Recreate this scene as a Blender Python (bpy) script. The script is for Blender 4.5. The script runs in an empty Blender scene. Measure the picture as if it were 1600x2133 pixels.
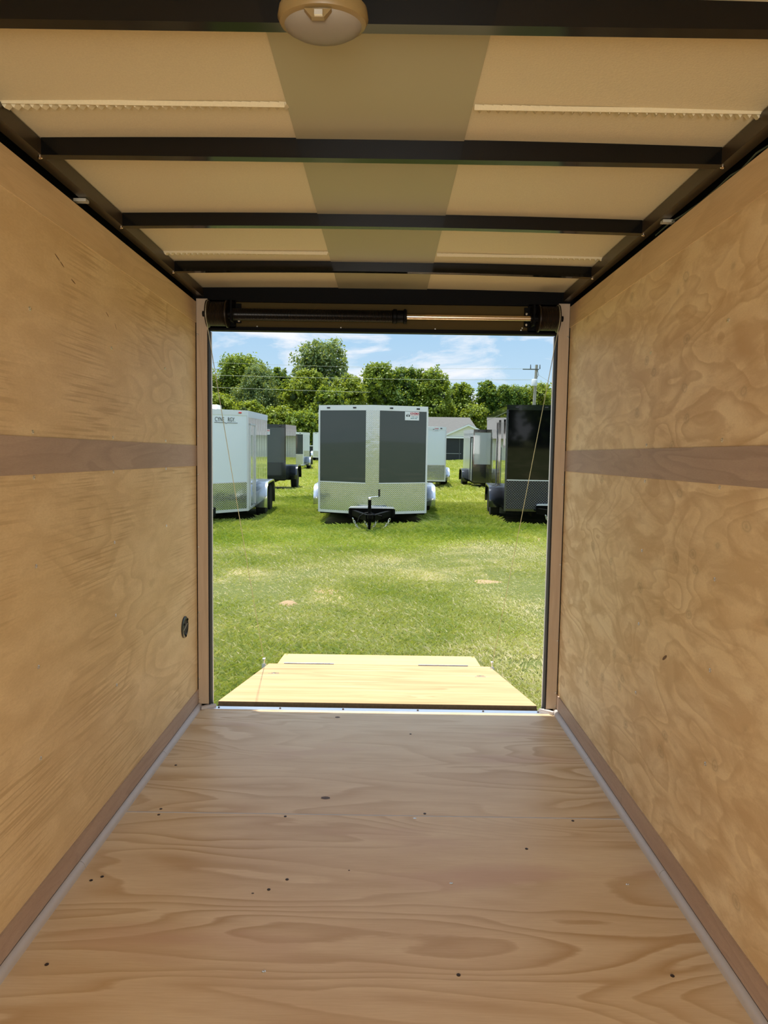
import bpy, math, random
import numpy as np
from mathutils import Vector, Matrix
R = math.radians
rng = np.random.default_rng(7); random.seed(7)
S = bpy.context.scene
COL = S.collection

# ------------------------------------------------------------------ camera
cam_d = bpy.data.cameras.new('camera'); cam = bpy.data.objects.new('camera', cam_d); COL.objects.link(cam); S.camera = cam
pit, yaw, rol = 0.0789, -0.0009, 0.0147
f_ = Vector((math.sin(yaw)*math.cos(pit), math.cos(yaw)*math.cos(pit), -math.sin(pit)))
r_ = Vector((math.cos(yaw), -math.sin(yaw), 0)); u_ = r_.cross(f_)
r2 = math.cos(rol)*r_ + math.sin(rol)*u_; u2 = -math.sin(rol)*r_ + math.cos(rol)*u_
m = Matrix((r2, u2, -f_)).transposed().to_4x4(); m.translation = Vector((0.0219, 0, 1.2549)); cam.matrix_world = m
cam_d.sensor_fit = 'VERTICAL'; cam_d.sensor_height = 24; cam_d.lens = 1478.3/2133*24
cam_d.clip_start = 0.02; cam_d.clip_end = 2000

# ------------------------------------------------------------------ view, sky, sun, added interior fill
S.view_settings.view_transform = 'Standard'; S.view_settings.look = 'None'
S.view_settings.gamma = 1; S.view_settings.use_curve_mapping = False
S.view_settings.exposure = 0.0
SKY_LOW, SKY_HIGH, SUN, FILL_LIGHT = 0.94, 1.25, 7.6, 78.0

w = bpy.data.worlds.new('sky'); S.world = w; w.use_nodes = True
nt = w.node_tree; nt.nodes.clear()
def N(nt, t, **k):
    n = nt.nodes.new(t)
    for a, v in k.items():
        if a == 'ins':
            for i, x in v.items(): n.inputs[i].default_value = x
        else: setattr(n, a, v)
    return n
L = lambda nt, a, b: nt.links.new(a, b)
def ramp(nt, fac, stops, interp='LINEAR'):
    r = N(nt, 'ShaderNodeValToRGB'); r.color_ramp.interpolation = interp
    e = r.color_ramp.elements
    while len(e) < len(stops): e.new(0.5)
    for i, (p, c) in enumerate(stops):
        e[i].position = p
        c = (c, c, c) if isinstance(c, (int, float)) else c
        e[i].color = (*c[:3], 1)
    L(nt, fac, r.inputs[0]); return r.outputs[0]
def math_(nt, op, a, b=None, c=None, clamp=False):
    n = N(nt, 'ShaderNodeMath', operation=op); n.use_clamp = clamp
    for i, v in enumerate((a, b, c)):
        if v is None: continue
        if isinstance(v, (int, float)): n.inputs[i].default_value = v
        else: L(nt, v, n.inputs[i])
    return n.outputs[0]
def mix(nt, fac, a, b, mode='MIX'):
    n = N(nt, 'ShaderNodeMix', data_type='RGBA', blend_type=mode)
    for s, v in ((0, fac), (6, a), (7, b)):
        if isinstance(v, (int, float)): n.inputs[s].default_value = v
        elif isinstance(v, tuple): n.inputs[s].default_value = (*v[:3], 1)
        else: L(nt, v, n.inputs[s])
    return n.outputs[2]
def mapping(nt, src, scale=(1, 1, 1), loc=(0, 0, 0), rot=(0, 0, 0)):
    n = N(nt, 'ShaderNodeMapping'); n.inputs['Scale'].default_value = scale
    n.inputs['Location'].default_value = loc; n.inputs['Rotation'].default_value = rot
    L(nt, src, n.inputs['Vector']); return n.outputs[0]
def noise(nt, vec, scale, detail=4, rough=0.5, dist=0.0, dim='3D', w=0.0):
    n = N(nt, 'ShaderNodeTexNoise', noise_dimensions=dim)
    n.inputs['Scale'].default_value = scale; n.inputs['Detail'].default_value = detail
    n.inputs['Roughness'].default_value = rough; n.inputs['Distortion'].default_value = dist
    if dim == '4D': n.inputs['W'].default_value = w
    L(nt, vec, n.inputs['Vector']); return n.outputs['Fac']

tc = N(nt, 'ShaderNodeTexCoord'); sep = N(nt, 'ShaderNodeSeparateXYZ'); L(nt, tc.outputs['Generated'], sep.inputs[0])
base = ramp(nt, sep.outputs[2], [(0, (.86, .94, .98)), (.09, (.58, .80, .98)), (.22, (.36, .64, .95)), (1, (.22, .45, .85))])
cl1 = noise(nt, mapping(nt, tc.outputs['Generated'], (7, 7, 20), (1.3, .4, 4.1)), 1.0, 8, .60, .45)
white = ramp(nt, cl1, [(.44, 0.0), (.60, .95)])
cl2 = noise(nt, mapping(nt, tc.outputs['Generated'], (3, 3, 12), (7.7, 2.2, .3)), 1.0, 3, .5, .2)
grey = ramp(nt, cl2, [(.50, 0.0), (.66, .75)])
c1 = mix(nt, white, base, (1.05, 1.06, 1.10))
c2 = mix(nt, grey, c1, (.47, .66, .90))
lift = ramp(nt, sep.outputs[2], [(.16, SKY_LOW/8), (.42, SKY_HIGH/8), (1, SKY_HIGH/8)])
bg = N(nt, 'ShaderNodeBackground'); L(nt, c2, bg.inputs[0]); L(nt, math_(nt, 'MULTIPLY', lift, 8.0), bg.inputs[1])
wo = N(nt, 'ShaderNodeOutputWorld'); L(nt, bg.outputs[0], wo.inputs[0])

sd = bpy.data.lights.new('sun', 'SUN'); sd.energy = SUN; sd.angle = R(0.6); sd.color = (1, .96, .88)
sun = bpy.data.objects.new('sun', sd); COL.objects.link(sun)
sun.rotation_euler = Vector((-0.13, 0.05, 1)).to_track_quat('Z', 'Y').to_euler()

# added fill lamp that brightens the interior, unseen behind the camera
ad = bpy.data.lights.new('interior_fill', 'AREA'); ad.shape = 'RECTANGLE'; ad.size = 1.38; ad.size_y = 1.3
ad.energy = FILL_LIGHT; ad.color = (1, .985, .96)
al = bpy.data.objects.new('interior_fill', ad); COL.objects.link(al)
al.location = (0, -2.34, .75); al.rotation_euler = (R(90), 0, 0)

# ------------------------------------------------------------------ materials
def mat(name):
    m = bpy.data.materials.new(name); m.use_nodes = True; nt = m.node_tree
    return m, nt, nt.nodes['Principled BSDF']
def setp(b, **k):
    for a, v in k.items():
        n = {'rough': 'Roughness', 'metal': 'Metallic', 'color': 'Base Color', 'spec': 'Specular IOR Level', 'coat': 'Coat Weight', 'coatr': 'Coat Roughness'}[a]
        b.inputs[n].default_value = (*v, 1) if isinstance(v, tuple) else v
def bump(nt, b, h, strength, dist):
    n = N(nt, 'ShaderNodeBump'); n.inputs['Strength'].default_value = strength; n.inputs['Distance'].default_value = dist
    L(nt, h, n.inputs['Height']); L(nt, n.outputs[0], b.inputs['Normal'])
def plain(name, color, rough=.5, metal=0.0, var=.12, scale=30, spec=.5, coat=0.0, bmp=0):
    m, nt, b = mat(name); tc = N(nt, 'ShaderNodeTexCoord')
    n = noise(nt, tc.outputs['Object'], scale, 4)
    c = mix(nt, n, tuple(x*(1-var) for x in color), tuple(min(1, x*(1+var)) for x in color))
    L(nt, c, b.inputs['Base Color']); setp(b, rough=rough, metal=metal, spec=spec, coat=coat)
    if bmp: bump(nt, b, noise(nt, tc.outputs['Object'], scale*8, 3), bmp, .002)
    return m
def wood(name, light, mid, dark, stretch, k=9.0, seed=0.0, line=.55, blotch=0.0, knots=0.0, fine=.25, rough=.55, hatch=0.0, splity=None, vscale=1.0, hrot=0.0, pink=None):
    """rotary-cut veneer: contour lines of a stretched noise give the cathedral figure"""
    m, nt, b = mat(name); tc = N(nt, 'ShaderNodeTexCoord'); src = tc.outputs['Object']
    if splity is not None:
        sp = N(nt, 'ShaderNodeSeparateXYZ'); L(nt, src, sp.inputs[0])
        off = math_(nt, 'MULTIPLY', math_(nt, 'GREATER_THAN', sp.outputs[1], splity), 7.31)
        cb = N(nt, 'ShaderNodeCombineXYZ'); L(nt, off, cb.inputs[0]); L(nt, off, cb.inputs[2])
        va = N(nt, 'ShaderNodeVectorMath', operation='ADD'); L(nt, src, va.inputs[0]); L(nt, cb.outputs[0], va.inputs[1]); src = va.outputs[0]
    st = mapping(nt, src, stretch, (seed, seed*.7, seed*1.3))
    h = noise(nt, st, vscale, 2.2, .42, .55)
    hk = math_(nt, 'MULTIPLY', h, k)
    wob = math_(nt, 'MULTIPLY', noise(nt, mapping(nt, src, tuple(s*9 for s in stretch), (seed, 0, 0)), 1.0, 3, .6), .30)
    fr = math_(nt, 'FRACT', math_(nt, 'ADD', hk, wob))
    rings = ramp(nt, fr, [(0, .0), (.5, .28), (.86, 1.0), (.93, .8), (1, 0)])
    base_n = noise(nt, mapping(nt, src, tuple(s*2.3 for s in stretch), (seed+3, 1, 0)), 1.0, 5, .6)
    c = mix(nt, ramp(nt, base_n, [(.32, 0), (.68, 1)]), light, mid)
    amp = ramp(nt, noise(nt, mapping(nt, src, (1.3, 1.3, 1.3), (seed, 5, 2)), 1.0, 2), [(.38, .25), (.62, 1)])
    c = mix(nt, math_(nt, 'MULTIPLY', math_(nt, 'MULTIPLY', rings, amp), line), c, dark)
    # fine fibres
    fib = noise(nt, mapping(nt, src, tuple(s*(60 if s > 1 else 12) for s in stretch), (seed, 0, 0)), 1.0, 3, .7)
    c = mix(nt, math_(nt, 'MULTIPLY', ramp(nt, fib, [(.38, 0), (.72, 1)]), fine), c, dark)
    if pink:
        pn = noise(nt, mapping(nt, src, tuple(s*1.4 for s in stretch), (seed+11, 2, 4)), 1.0, 2)
        c = mix(nt, ramp(nt, pn, [(.60, 0), (.72, .6)]), c, pink)
    if blotch:
        bn = noise(nt, mapping(nt, src, (4, 4.5, 12), (seed+5, 2, 1), (R(-28), 0, 0)), 1.0, 5, .62, .7)
        c = mix(nt, math_(nt, 'MULTIPLY', ramp(nt, bn, [(.42, 0), (.60, 1)]), blotch), c, dark)
    if hatch:
        hm = mapping(nt, src, (1, 3, 120), (0, 0, 0), (R(hrot), 0, 0))
        hn = noise(nt, hm, 1.0, 1, .5)
        mask = ramp(nt, noise(nt, mapping(nt, src, (2, 2, 3.5), (seed, 9, 9)), 1.0, 3), [(.45, 0), (.6, 1)])
        c = mix(nt, math_(nt, 'MULTIPLY', math_(nt, 'MULTIPLY', ramp(nt, hn, [(.5, 0), (.62, 1)]), mask), hatch), c, dark)
    if knots:
        vo = N(nt, 'ShaderNodeTexVoronoi'); vo.inputs['Scale'].default_value = 1.0
        ws = noise(nt, src, 9, 3)
        va = N(nt, 'ShaderNodeVectorMath', operation='ADD'); L(nt, mapping(nt, src, (5, 7.5, 10), (seed, 1, 3)), va.inputs[0])
        cb = N(nt, 'ShaderNodeCombineXYZ'); L(nt, math_(nt, 'MULTIPLY', ws, .35), cb.inputs[1]); L(nt, math_(nt, 'MULTIPLY', ws, .35), cb.inputs[2]); L(nt, cb.outputs[0], va.inputs[1])
        L(nt, va.outputs[0], vo.inputs['Vector'])
        pick = N(nt, 'ShaderNodeSeparateColor'); L(nt, vo.outputs['Color'], pick.inputs[0])
        sel = math_(nt, 'GREATER_THAN', pick.outputs[0], .62)
        ring = ramp(nt, vo.outputs['Distance'], [(0, 1), (.05, .75), (.10, .25), (.13, .75), (.17, .2), (.24, 0)])
        c = mix(nt, math_(nt, 'MULTIPLY', math_(nt, 'MULTIPLY', ring, sel), knots), c, tuple(x*.45 for x in dark))
    L(nt, c, b.inputs['Base Color']); setp(b, rough=rough, spec=.35)
    bump(nt, b, fib, .12, .001)
    return m

M = {}
M['wall_l'] = wood('plywood_left', (.84, .655, .385), (.74, .545, .29), (.50, .325, .15), (1, 1.1, 3.4), k=11, seed=1.7, line=.42, hatch=.55, hrot=24, fine=.25, blotch=.22)
M['wall_r'] = wood('plywood_right', (.88, .72, .46), (.80, .61, .35), (.54, .35, .165), (1, 1.9, 4.6), k=10, seed=6.2, line=.60, blotch=.55, knots=.42, fine=.18)
M['floor'] = wood('plywood_floor', (.80, .645, .435), (.70, .53, .335), (.50, .31, .14), (.8, 3.6, 1), k=12, seed=3.1, line=.85, fine=.25, splity=2.392, rough=.42, pink=(.60, .38, .26))
M['ramp'] = wood('plywood_ramp', (.62, .42, .22), (.48, .30, .14), (.36, .20, .085), (.6, 5.0, 1), k=8, seed=9.4, line=.6, fine=.15)
M['flap'] = wood('plywood_flap', (.60, .46, .21), (.55, .40, .17), (.44, .28, .11), (.6, 4.0, 1), k=5, seed=12.4, line=.2, fine=.1)
M['luan'] = wood('luan_trim', (.50, .37, .285), (.43, .31, .235), (.29, .195, .14), (1, 1.2, 8), k=9, seed=2.2, line=.4, fine=.3)
M['luan_v'] = wood('luan_post', (.56, .43, .30), (.49, .37, .25), (.34, .24, .155), (9, 1, .8), k=5, seed=4.2, line=.3, fine=.3)
M['luan_top'] = wood('luan_top_strip', (.76, .57, .33), (.68, .49, .27), (.48, .32, .16), (1, 1.0, 6), k=8, seed=8.2, line=.32, fine=.25)
M['black'] = plain('black_steel', (.0022, .002, .0018), .5, 0, .2, spec=.08)
M['bow'] = plain('black_gloss_steel', (.003, .0028, .0025), .12, 0, .2, spec=.30)
M['rubber'] = plain('rubber', (.012, .012, .012), .75)
M['ceil'] = None
m_, nt_, b_ = mat('ceiling_sheet'); tc_ = N(nt_, 'ShaderNodeTexCoord')
n1 = noise(nt_, tc_.outputs['Object'], 220, 2, .6); n2 = noise(nt_, tc_.outputs['Object'], 2.2, 3)
c_ = mix(nt_, n1, (.60, .51, .315), (.74, .64, .41)); c_ = mix(nt_, math_(nt_, 'MULTIPLY', n2, .25), c_, (.58, .49, .30))
L(nt_, c_, b_.inputs['Base Color']); setp(b_, rough=.5, spec=.4); bump(nt_, b_, n1, .35, .0015); M['ceil'] = m_
M['strip'] = plain('ceiling_strip', (.38, .34, .205), .42, 0, .04, 3, spec=.4)
M['header'] = plain('header_panel', (.070, .047, .012), .6, 0, .06, 3, spec=.12)
M['alu'] = plain('aluminium', (.78, .78, .80), .28, 1, .06)
M['alu_w'] = plain('bright_trim', (.80, .82, .83), .35, .35, .04)
M['cove'] = plain('cove_trim', (.50, .46, .44), .4, 0, .06)
M['steel'] = plain('polished_steel', (.62, .50, .36), .22, 1, .05)
M['screw'] = plain('screw_head', (.75, .74, .70), .3, .9, .1)
M['screw_d'] = plain('dark_screw', (.05, .035, .03), .4, .5, .1)
M['cable'] = plain('cable', (.50, .47, .36), .4, .5, .1)
M['plastic'] = plain('cream_plastic', (.24, .165, .065), .35, 0, .04)
M['lens'] = plain('frosted_lens', (.24, .21, .16), .55, 0, .05, 60)
M['blackplastic'] = plain('black_plastic', (.018, .02, .018), .3, 0, .1)
M['tape'] = plain('grey_tape', (.45, .42, .33), .4, 0, .2, 80)
M['wire'] = plain('wire', (.08, .10, .07), .4, 0, .1)
M['caulk'] = plain('caulk', (.52, .48, .46), .5, 0, .1)
M['white'] = plain('white_paint', (.84, .91, .93), .30, 0, .02, 2, coat=.4)
M['whitetrim'] = plain('white_trim', (.80, .84, .84), .35, 0, .03)
M['charcoal'] = plain('charcoal_paint', (.030, .046, .046), .22, 0, .04, 2, coat=.6)
M['charcoal2'] = plain('grey_green_paint', (.060, .075, .072), .22, 0, .04, 2, coat=.6)
M['silver'] = plain('silver_paint', (.42, .46, .45), .28, .1, .03, 2, coat=.5)
M['blackpaint'] = plain('black_paint', (.003, .003, .004), .05, 0, .1, 2, spec=.3, coat=.35)
M['darkpaint'] = plain('dark_gloss', (.010, .014, .012), .12, 0, .1, 2, coat=.8)
M['roofw'] = plain('roof_white', (.75, .78, .78), .4)
M['tire'] = plain('tire', (.007, .007, .0075), .8, bmp=.3)
M['red'] = plain('red_lens', (.6, .04, .03), .25)
M['redtext'] = plain('red_lettering', (.55, .02, .05), .5)
M['darktext'] = plain('black_lettering', (.015, .015, .02), .5)
M['bluetext'] = plain('teal_lettering', (.10, .22, .25), .5)
M['decal'] = plain('white_decal', (.85, .87, .88), .4, 0, .02)
M['glass'] = plain('window_glass', (.02, .025, .025), .05, 0, .1)
M['chrome'] = plain('fender_metal', (.82, .85, .90), .22, .85, .04)
M['fend_b'] = plain('dark_fender', (.10, .11, .13), .22, .8, .04)
def wavy(name, color, metal, rough, coat=0, amp=.012):
    m, nt, b = mat(name); tc = N(nt, 'ShaderNodeTexCoord')
    setp(b, color=color, metal=metal, rough=rough, coat=coat, coatr=.02)
    wv = N(nt, 'ShaderNodeTexWave', wave_type='BANDS', bands_direction='Y', wave_profile='SIN')
    wv.inputs['Scale'].default_value = .78; wv.inputs['Distortion'].default_value = 1.2; wv.inputs['Detail'].default_value = 1; wv.inputs['Detail Scale'].default_value = 1.2
    L(nt, mapping(nt, tc.outputs['Object'], (1, 1, .35)), wv.inputs['Vector'])
    bump(nt, b, wv.outputs['Fac'], 1.0, amp); return m
M['side_white'] = wavy('white_side_skin', (.62, .68, .72), .35, .10, 1, .010)
M['side_dark'] = wavy('dark_side_skin', (.07, .085, .08), .3, .07, 1, .010)
M['side_grey'] = wavy('grey_side_skin', (.16, .20, .21), .3, .08, 1, .010)
M['side_black'] = wavy('black_side_skin', (.010, .010, .012), .0, .03, 1, .004)
M['side_silver'] = wavy('silver_side_skin', (.60, .65, .62), .0, .25, .5, .010)
def tread(name, color, metal=1.0, rough=.11, dots=(.9, .9, .9), p=.038, amt=.6, bs=1.0):
    """diamond tread plate: staggered raised lozenges"""
    m, nt, b = mat(name); tc = N(nt, 'ShaderNodeTexCoord')
    sp = N(nt, 'ShaderNodeSeparateXYZ'); L(nt, tc.outputs['Object'], sp.inputs[0])
    u = math_(nt, 'MULTIPLY', sp.outputs[0], 2*math.pi/p)
    v = math_(nt, 'MULTIPLY', sp.outputs[2], 2*math.pi/p)
    a = math_(nt, 'SINE', math_(nt, 'MULTIPLY', math_(nt, 'ADD', u, v), .5)); c = math_(nt, 'SINE', math_(nt, 'MULTIPLY', math_(nt, 'SUBTRACT', u, v), .5))
    h = math_(nt, 'ABSOLUTE', math_(nt, 'MULTIPLY', a, c))
    hh = ramp(nt, h, [(.35, 0), (.75, 1)])
    big = noise(nt, tc.outputs['Object'], 3.2, 3, .6)
    col = mix(nt, math_(nt, 'MULTIPLY', hh, amt), color, dots)
    L(nt, col, b.inputs['Base Color']); setp(b, metal=metal, rough=rough)
    n1 = N(nt, 'ShaderNodeBump'); n1.inputs['Strength'].default_value = bs; n1.inputs['Distance'].default_value = .0020; L(nt, hh, n1.inputs['Height'])
    n2 = N(nt, 'ShaderNodeBump'); n2.inputs['Strength'].default_value = .8; n2.inputs['Distance'].default_value = .004; L(nt, big, n2.inputs['Height'])
    L(nt, n2.outputs[0], n1.inputs['Normal']); L(nt, n1.outputs[0], b.inputs['Normal']); return m
M['tread'] = tread('tread_plate', (.46, .50, .44), dots=(.98, .98, .98), amt=.9)
M['tread_b'] = tread('black_tread_plate', (.010, .010, .012), 0, .25, (.16, .16, .17), .052, .75, .6)

# shingles, siding
m_, nt_, b_ = mat('shingles'); tc_ = N(nt_, 'ShaderNodeTexCoord')
nn = noise(nt_, mapping(nt_, tc_.outputs['Object'], (3, 8, 8)), 1.6, 4, .7)
L(nt_, mix(nt_, nn, (.075, .075, .070), (.16, .16, .15)), b_.inputs['Base Color']); setp(b_, rough=.9); M['shingle'] = m_
m_, nt_, b_ = mat('siding'); tc_ = N(nt_, 'ShaderNodeTexCoord'); sp_ = N(nt_, 'ShaderNodeSeparateXYZ'); L(nt_, tc_.outputs['Object'], sp_.inputs[0])
fr_ = math_(nt_, 'FRACT', math_(nt_, 'MULTIPLY', sp_.outputs[2], 6))
L(nt_, mix(nt_, fr_, (.74, .75, .62), (.66, .67, .56)), b_.inputs['Base Color']); setp(b_, rough=.7); bump(nt_, b_, fr_, .5, .02); M['siding'] = m_
M['screen'] = plain('porch_screen', (.006, .012, .016), .4, 0, .3, 4)
M['pole'] = plain('weathered_pole', (.30, .29, .24), .85, 0, .3, 6)
M['pole_d'] = plain('dark_iron', (.08, .09, .09), .6)
M['trans'] = plain('transformer_grey', (.55, .60, .62), .4)
M['line'] = plain('power_line', (.30, .34, .24), .5)
M['bark'] = plain('bark', (.10, .075, .05), .9, 0, .4, 8)
M['core'] = plain('light_block_core', (.035, .060, .012), .9, 0, .4, 3)
def leafm(name, ca, cb, cc):
    m, nt, b = mat(name)
    at = N(nt, 'ShaderNodeAttribute', attribute_name='tint')
    c = ramp(nt, at.outputs['Fac'], [(0, ca), (.5, cb), (1, cc)])
    L(nt, c, b.inputs['Base Color']); setp(b, rough=.5, spec=.35)
    tr = N(nt, 'ShaderNodeBsdfTranslucent'); L(nt, mix(nt, .6, c, (.42, .45, .03)), tr.inputs[0])
    ms = N(nt, 'ShaderNodeMixShader'); ms.inputs[0].default_value = .42
    L(nt, b.outputs[0], ms.inputs[1]); L(nt, tr.outputs[0], ms.inputs[2]); L(nt, ms.outputs[0], nt.nodes['Material Output'].inputs[0])
    return m
M['leaf'] = leafm('leaves_green', (.08, .14, .016), (.17, .26, .03), (.30, .39, .045))
M['leaf_y'] = leafm('leaves_yellowgreen', (.10, .16, .014), (.21, .28, .03), (.34, .41, .05))
M['leaf_d'] = leafm('leaves_dark', (.045, .10, .018), (.095, .19, .03), (.17, .29, .05))
M['leaf_g'] = leafm('leaves_grey_green', (.10, .17, .06), (.15, .23, .09), (.24, .32, .13))
M['grass'] = leafm('grass_blades', (.22, .30, .06), (.44, .46, .17), (.80, .70, .44))
M['weed'] = leafm('lush_grass_blades', (.20, .33, .035), (.40, .49, .085), (.60, .62, .20))
m_, nt_, b_ = mat('turf_soil'); tc_ = N(nt_, 'ShaderNodeTexCoord')
na = noise(nt_, mapping(nt_, tc_.outputs['Object'], (1, 1, .3)), .9, 4, .6, .3); nb = noise(nt_, tc_.outputs['Object'], 22, 3, .7)
g1 = mix(nt_, nb, (.05, .065, .015), (.17, .19, .06)); g2 = mix(nt_, nb, (.30, .26, .12), (.46, .38, .22))
L(nt_, mix(nt_, ramp(nt_, na, [(.50, 0), (.70, .9)]), g1, g2), b_.inputs['Base Color']); setp(b_, rough=.95, spec=.1); M['turf'] = m_
M['sand'] = plain('sandy_soil', (.34, .245, .145), .95, 0, .25, 40, spec=.1)

# ------------------------------------------------------------------ mesh helpers
class MB:
    def __init__(s): s.v = []; s.f = []
    def add(s, vs, fs, T=None):
        o = len(s.v)
        s.v += [tuple(T @ Vector(p)) if T else tuple(p) for p in vs]; s.f += [tuple(i+o for i in f) for f in fs]; return s
    def box(s, x0, x1, y0, y1, z0, z1, T=None):
        return s.add([(x, y, z) for x in (x0, x1) for y in (y0, y1) for z in (z0, z1)],
                     [(0, 1, 3, 2), (4, 6, 7, 5), (0, 4, 5, 1), (2, 3, 7, 6), (0, 2, 6, 4), (1, 5, 7, 3)], T)
    def quad(s, a, b, c, d): return s.add([a, b, c, d], [(0, 1, 2, 3)])
    def prism(s, poly, a0, a1, axis='x', T=None):
        n = len(poly)
        def P(a, p): return (a, p[0], p[1]) if axis == 'x' else ((p[0], a, p[1]) if axis == 'y' else (p[0], p[1], a))
        vs = [P(a0, p) for p in poly] + [P(a1, p) for p in poly]
        fs = [tuple(range(n))[::-1], tuple(range(n, 2*n))] + [(i, (i+1) % n, n+(i+1) % n, n+i) for i in range(n)]
        return s.add(vs, fs, T)
    def cyl(s, a, b, r, n=16, r1=None):
        a = Vector(a); b = Vector(b); d = (b-a).normalized(); r1 = r if r1 is None else r1
        u = d.orthogonal().normalized(); v = d.cross(u)
        vs = []
        for c, q in ((a, r), (b, r1)): vs += [tuple(c + q*(math.cos(2*math.pi*i/n)*u + math.sin(2*math.pi*i/n)*v)) for i in range(n)]
        return s.add(vs, [tuple(range(n))[::-1], tuple(range(n, 2*n))] + [(i, (i+1) % n, n+(i+1) % n, n+i) for i in range(n)])
    def tube(s, pts, r, n=8, closed=False):
        pts = [Vector(p) for p in pts]; k = len(pts); vs = []; up = None
        for i, p in enumerate(pts):
            d = (pts[(i+1) % k] - pts[i-1]) if closed else (pts[min(i+1, k-1)] - pts[max(i-1, 0)])
            d.normalize()
            up = d.orthogonal().normalized() if up is None else (up - d*up.dot(d)).normalized()
            w = d.cross(up)
            vs += [tuple(p + r*(math.cos(2*math.pi*j/n)*up + math.sin(2*math.pi*j/n)*w)) for j in range(n)]
        fs = [(i*n+j, i*n+(j+1) % n, ((i+1) % k)*n+(j+1) % n, ((i+1) % k)*n+j) for i in range(k if closed else k-1) for j in range(n)]
        if not closed: fs += [tuple(range(n))[::-1], tuple(range((k-1)*n, k*n))]
        return s.add(vs, fs)
    def lathe(s, prof, c, axis, n=24, sx=1, sy=1):
        """prof: list of (radius, height along axis)"""
        a = Vector(axis).normalized(); u = a.orthogonal().normalized() if abs(a.z) < .9 else Vector((1, 0, 0)); v = a.cross(u); c = Vector(c)
        vs = [tuple(c + a*h + r*(math.cos(2*math.pi*i/n)*u*sx + math.sin(2*math.pi*i/n)*v*sy)) for r, h in prof for i in range(n)]
        fs = [(k*n+i, k*n+(i+1) % n, (k+1)*n+(i+1) % n, (k+1)*n+i) for k in range(len(prof)-1) for i in range(n)]
        fs += [tuple(range(n))[::-1], tuple(range((len(prof)-1)*n, len(prof)*n))]
        return s.add(vs, fs)
    def build(s, name, m, parent=None, smooth=False, bevel=0, fix=True):
        me = bpy.data.meshes.new(name); me.from_pydata(s.v, [], s.f); me.update()
        if fix:
            import bmesh
            bm = bmesh.new(); bm.from_mesh(me); bmesh.ops.recalc_face_normals(bm, faces=bm.faces); bm.to_mesh(me); bm.free()
        me.materials.append(m)
        o = bpy.data.objects.new(name, me); COL.objects.link(o)
        if parent: o.parent = parent
        if smooth:
            for p in me.polygons: p.use_smooth = True
            me.set_sharp_from_angle(angle=R(40))
        if bevel:
            b = o.modifiers.new('bevel', 'BEVEL'); b.width = bevel; b.segments = 2; b.limit_method = 'ANGLE'
        return o
def struct(o): o['kind'] = 'structure'; return o
def tag(o, label, cat, group=None):
    o['label'] = label; o['category'] = cat
    if group: o['group'] = group
    return o
def empty(name, loc=(0, 0, 0), rot=None):
    o = bpy.data.objects.new(name, None); o.empty_display_size = .1; COL.objects.link(o); o.location = loc
    if rot: o.rotation_euler = rot
    return o
def box(name, m, dims, parent=None, bevel=0): return MB().box(*dims).build(name, m, parent, bevel=bevel)

# ------------------------------------------------------------------ trailer interior (setting)
D = 3.432; YB = -2.3; HW = .89
fl = MB().box(-HW, HW, YB, 2.3905, -.02, 0).box(-HW, HW, 2.3935, 3.398, -.02, 0).build('floor', M['floor']); struct(fl)
struct(MB().box(-.868, .868, 2.389, 2.395, -.004, .0008).build('caulk_seam', M['caulk'], fl))
struct(box('subfloor', M['black'], (-.935, .935, YB, 3.44, -.13, -.022), fl))
def disc(mb, c, ax, r=.0042, h=.002):
    mb.lathe([(r, 0), (r, h*.5), (r*.6, h), (r*.25, h*.55)], c, ax, 10); return mb
for x, y in [(-.753, 2.415), (-.748, 2.375), (-.799, 2.009), (-.824, 1.99), (-.251, 2.009), (-.256, 1.632), (-.79, 1.645), (.235, 2.002), (.218, 1.631), (.741, 1.639), (.758, 2.009), (.179, 2.41), (.143, 2.376), (-.308, 2.376), (-.805, 2.769), (.154, 3.127), (.692, 2.376), (-.297, 1.959), (.495, 2.194)]:
    disc(MB(), (x, y, 0), (0, 0, 1), .0052, .0016).build('floor_screw', M['screw'] if (x, y) in ((.235, 2.002), (-.256, 1.632), (.758, 2.009), (.143, 2.376)) else M['screw_d'], fl, True)
# knots in the floor veneer
kn = MB()
for x, y, a, b_ in [(-.18, 2.514, .017, .011), (-.19, 3.32, .012, .01), (-.07, 2.06, .003, .003), (-.34, 1.94, .004, .003)]:
    kn.add([(x + a*math.cos(t*.5236)*(1+.15*math.sin(3*t)), y + b_*math.sin(t*.5236), .0005) for t in range(12)], [tuple(range(12))])
kn.build('knot', plain('knot_brown', (.10, .055, .03), .6, 0, .5, 200), fl)

def wall(name, sgn, m):
    x0, x1 = sorted((sgn*HW, sgn*(HW+.012)))
    w_ = MB()
    w_.box(x0, x1, YB, D-.003, 0, 1.971)
    return struct(w_.build(name, m))
wl = wall('wall_left', -1, M['wall_l']); wr = wall('wall_right', 1, M['wall_r'])
sh = MB()
for s_ in (-1, 1):
    a, b = sorted((s_*.93, s_*.945))
    sh.box(a, b, YB, D+.02, -.13, 2.06)
struct(sh.build('trim_outer_skin', M['black']))
struct(MB().box(-.93, -.70, YB-.02, YB, 0, 2.03).box(.70, .93, YB-.02, YB, 0, 2.03).box(-.70, .70, YB-.02, YB, 1.9, 2.03).build('wall_front', M['wall_r']))  # doorway gap added in the unseen end wall for the fill lamp
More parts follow.
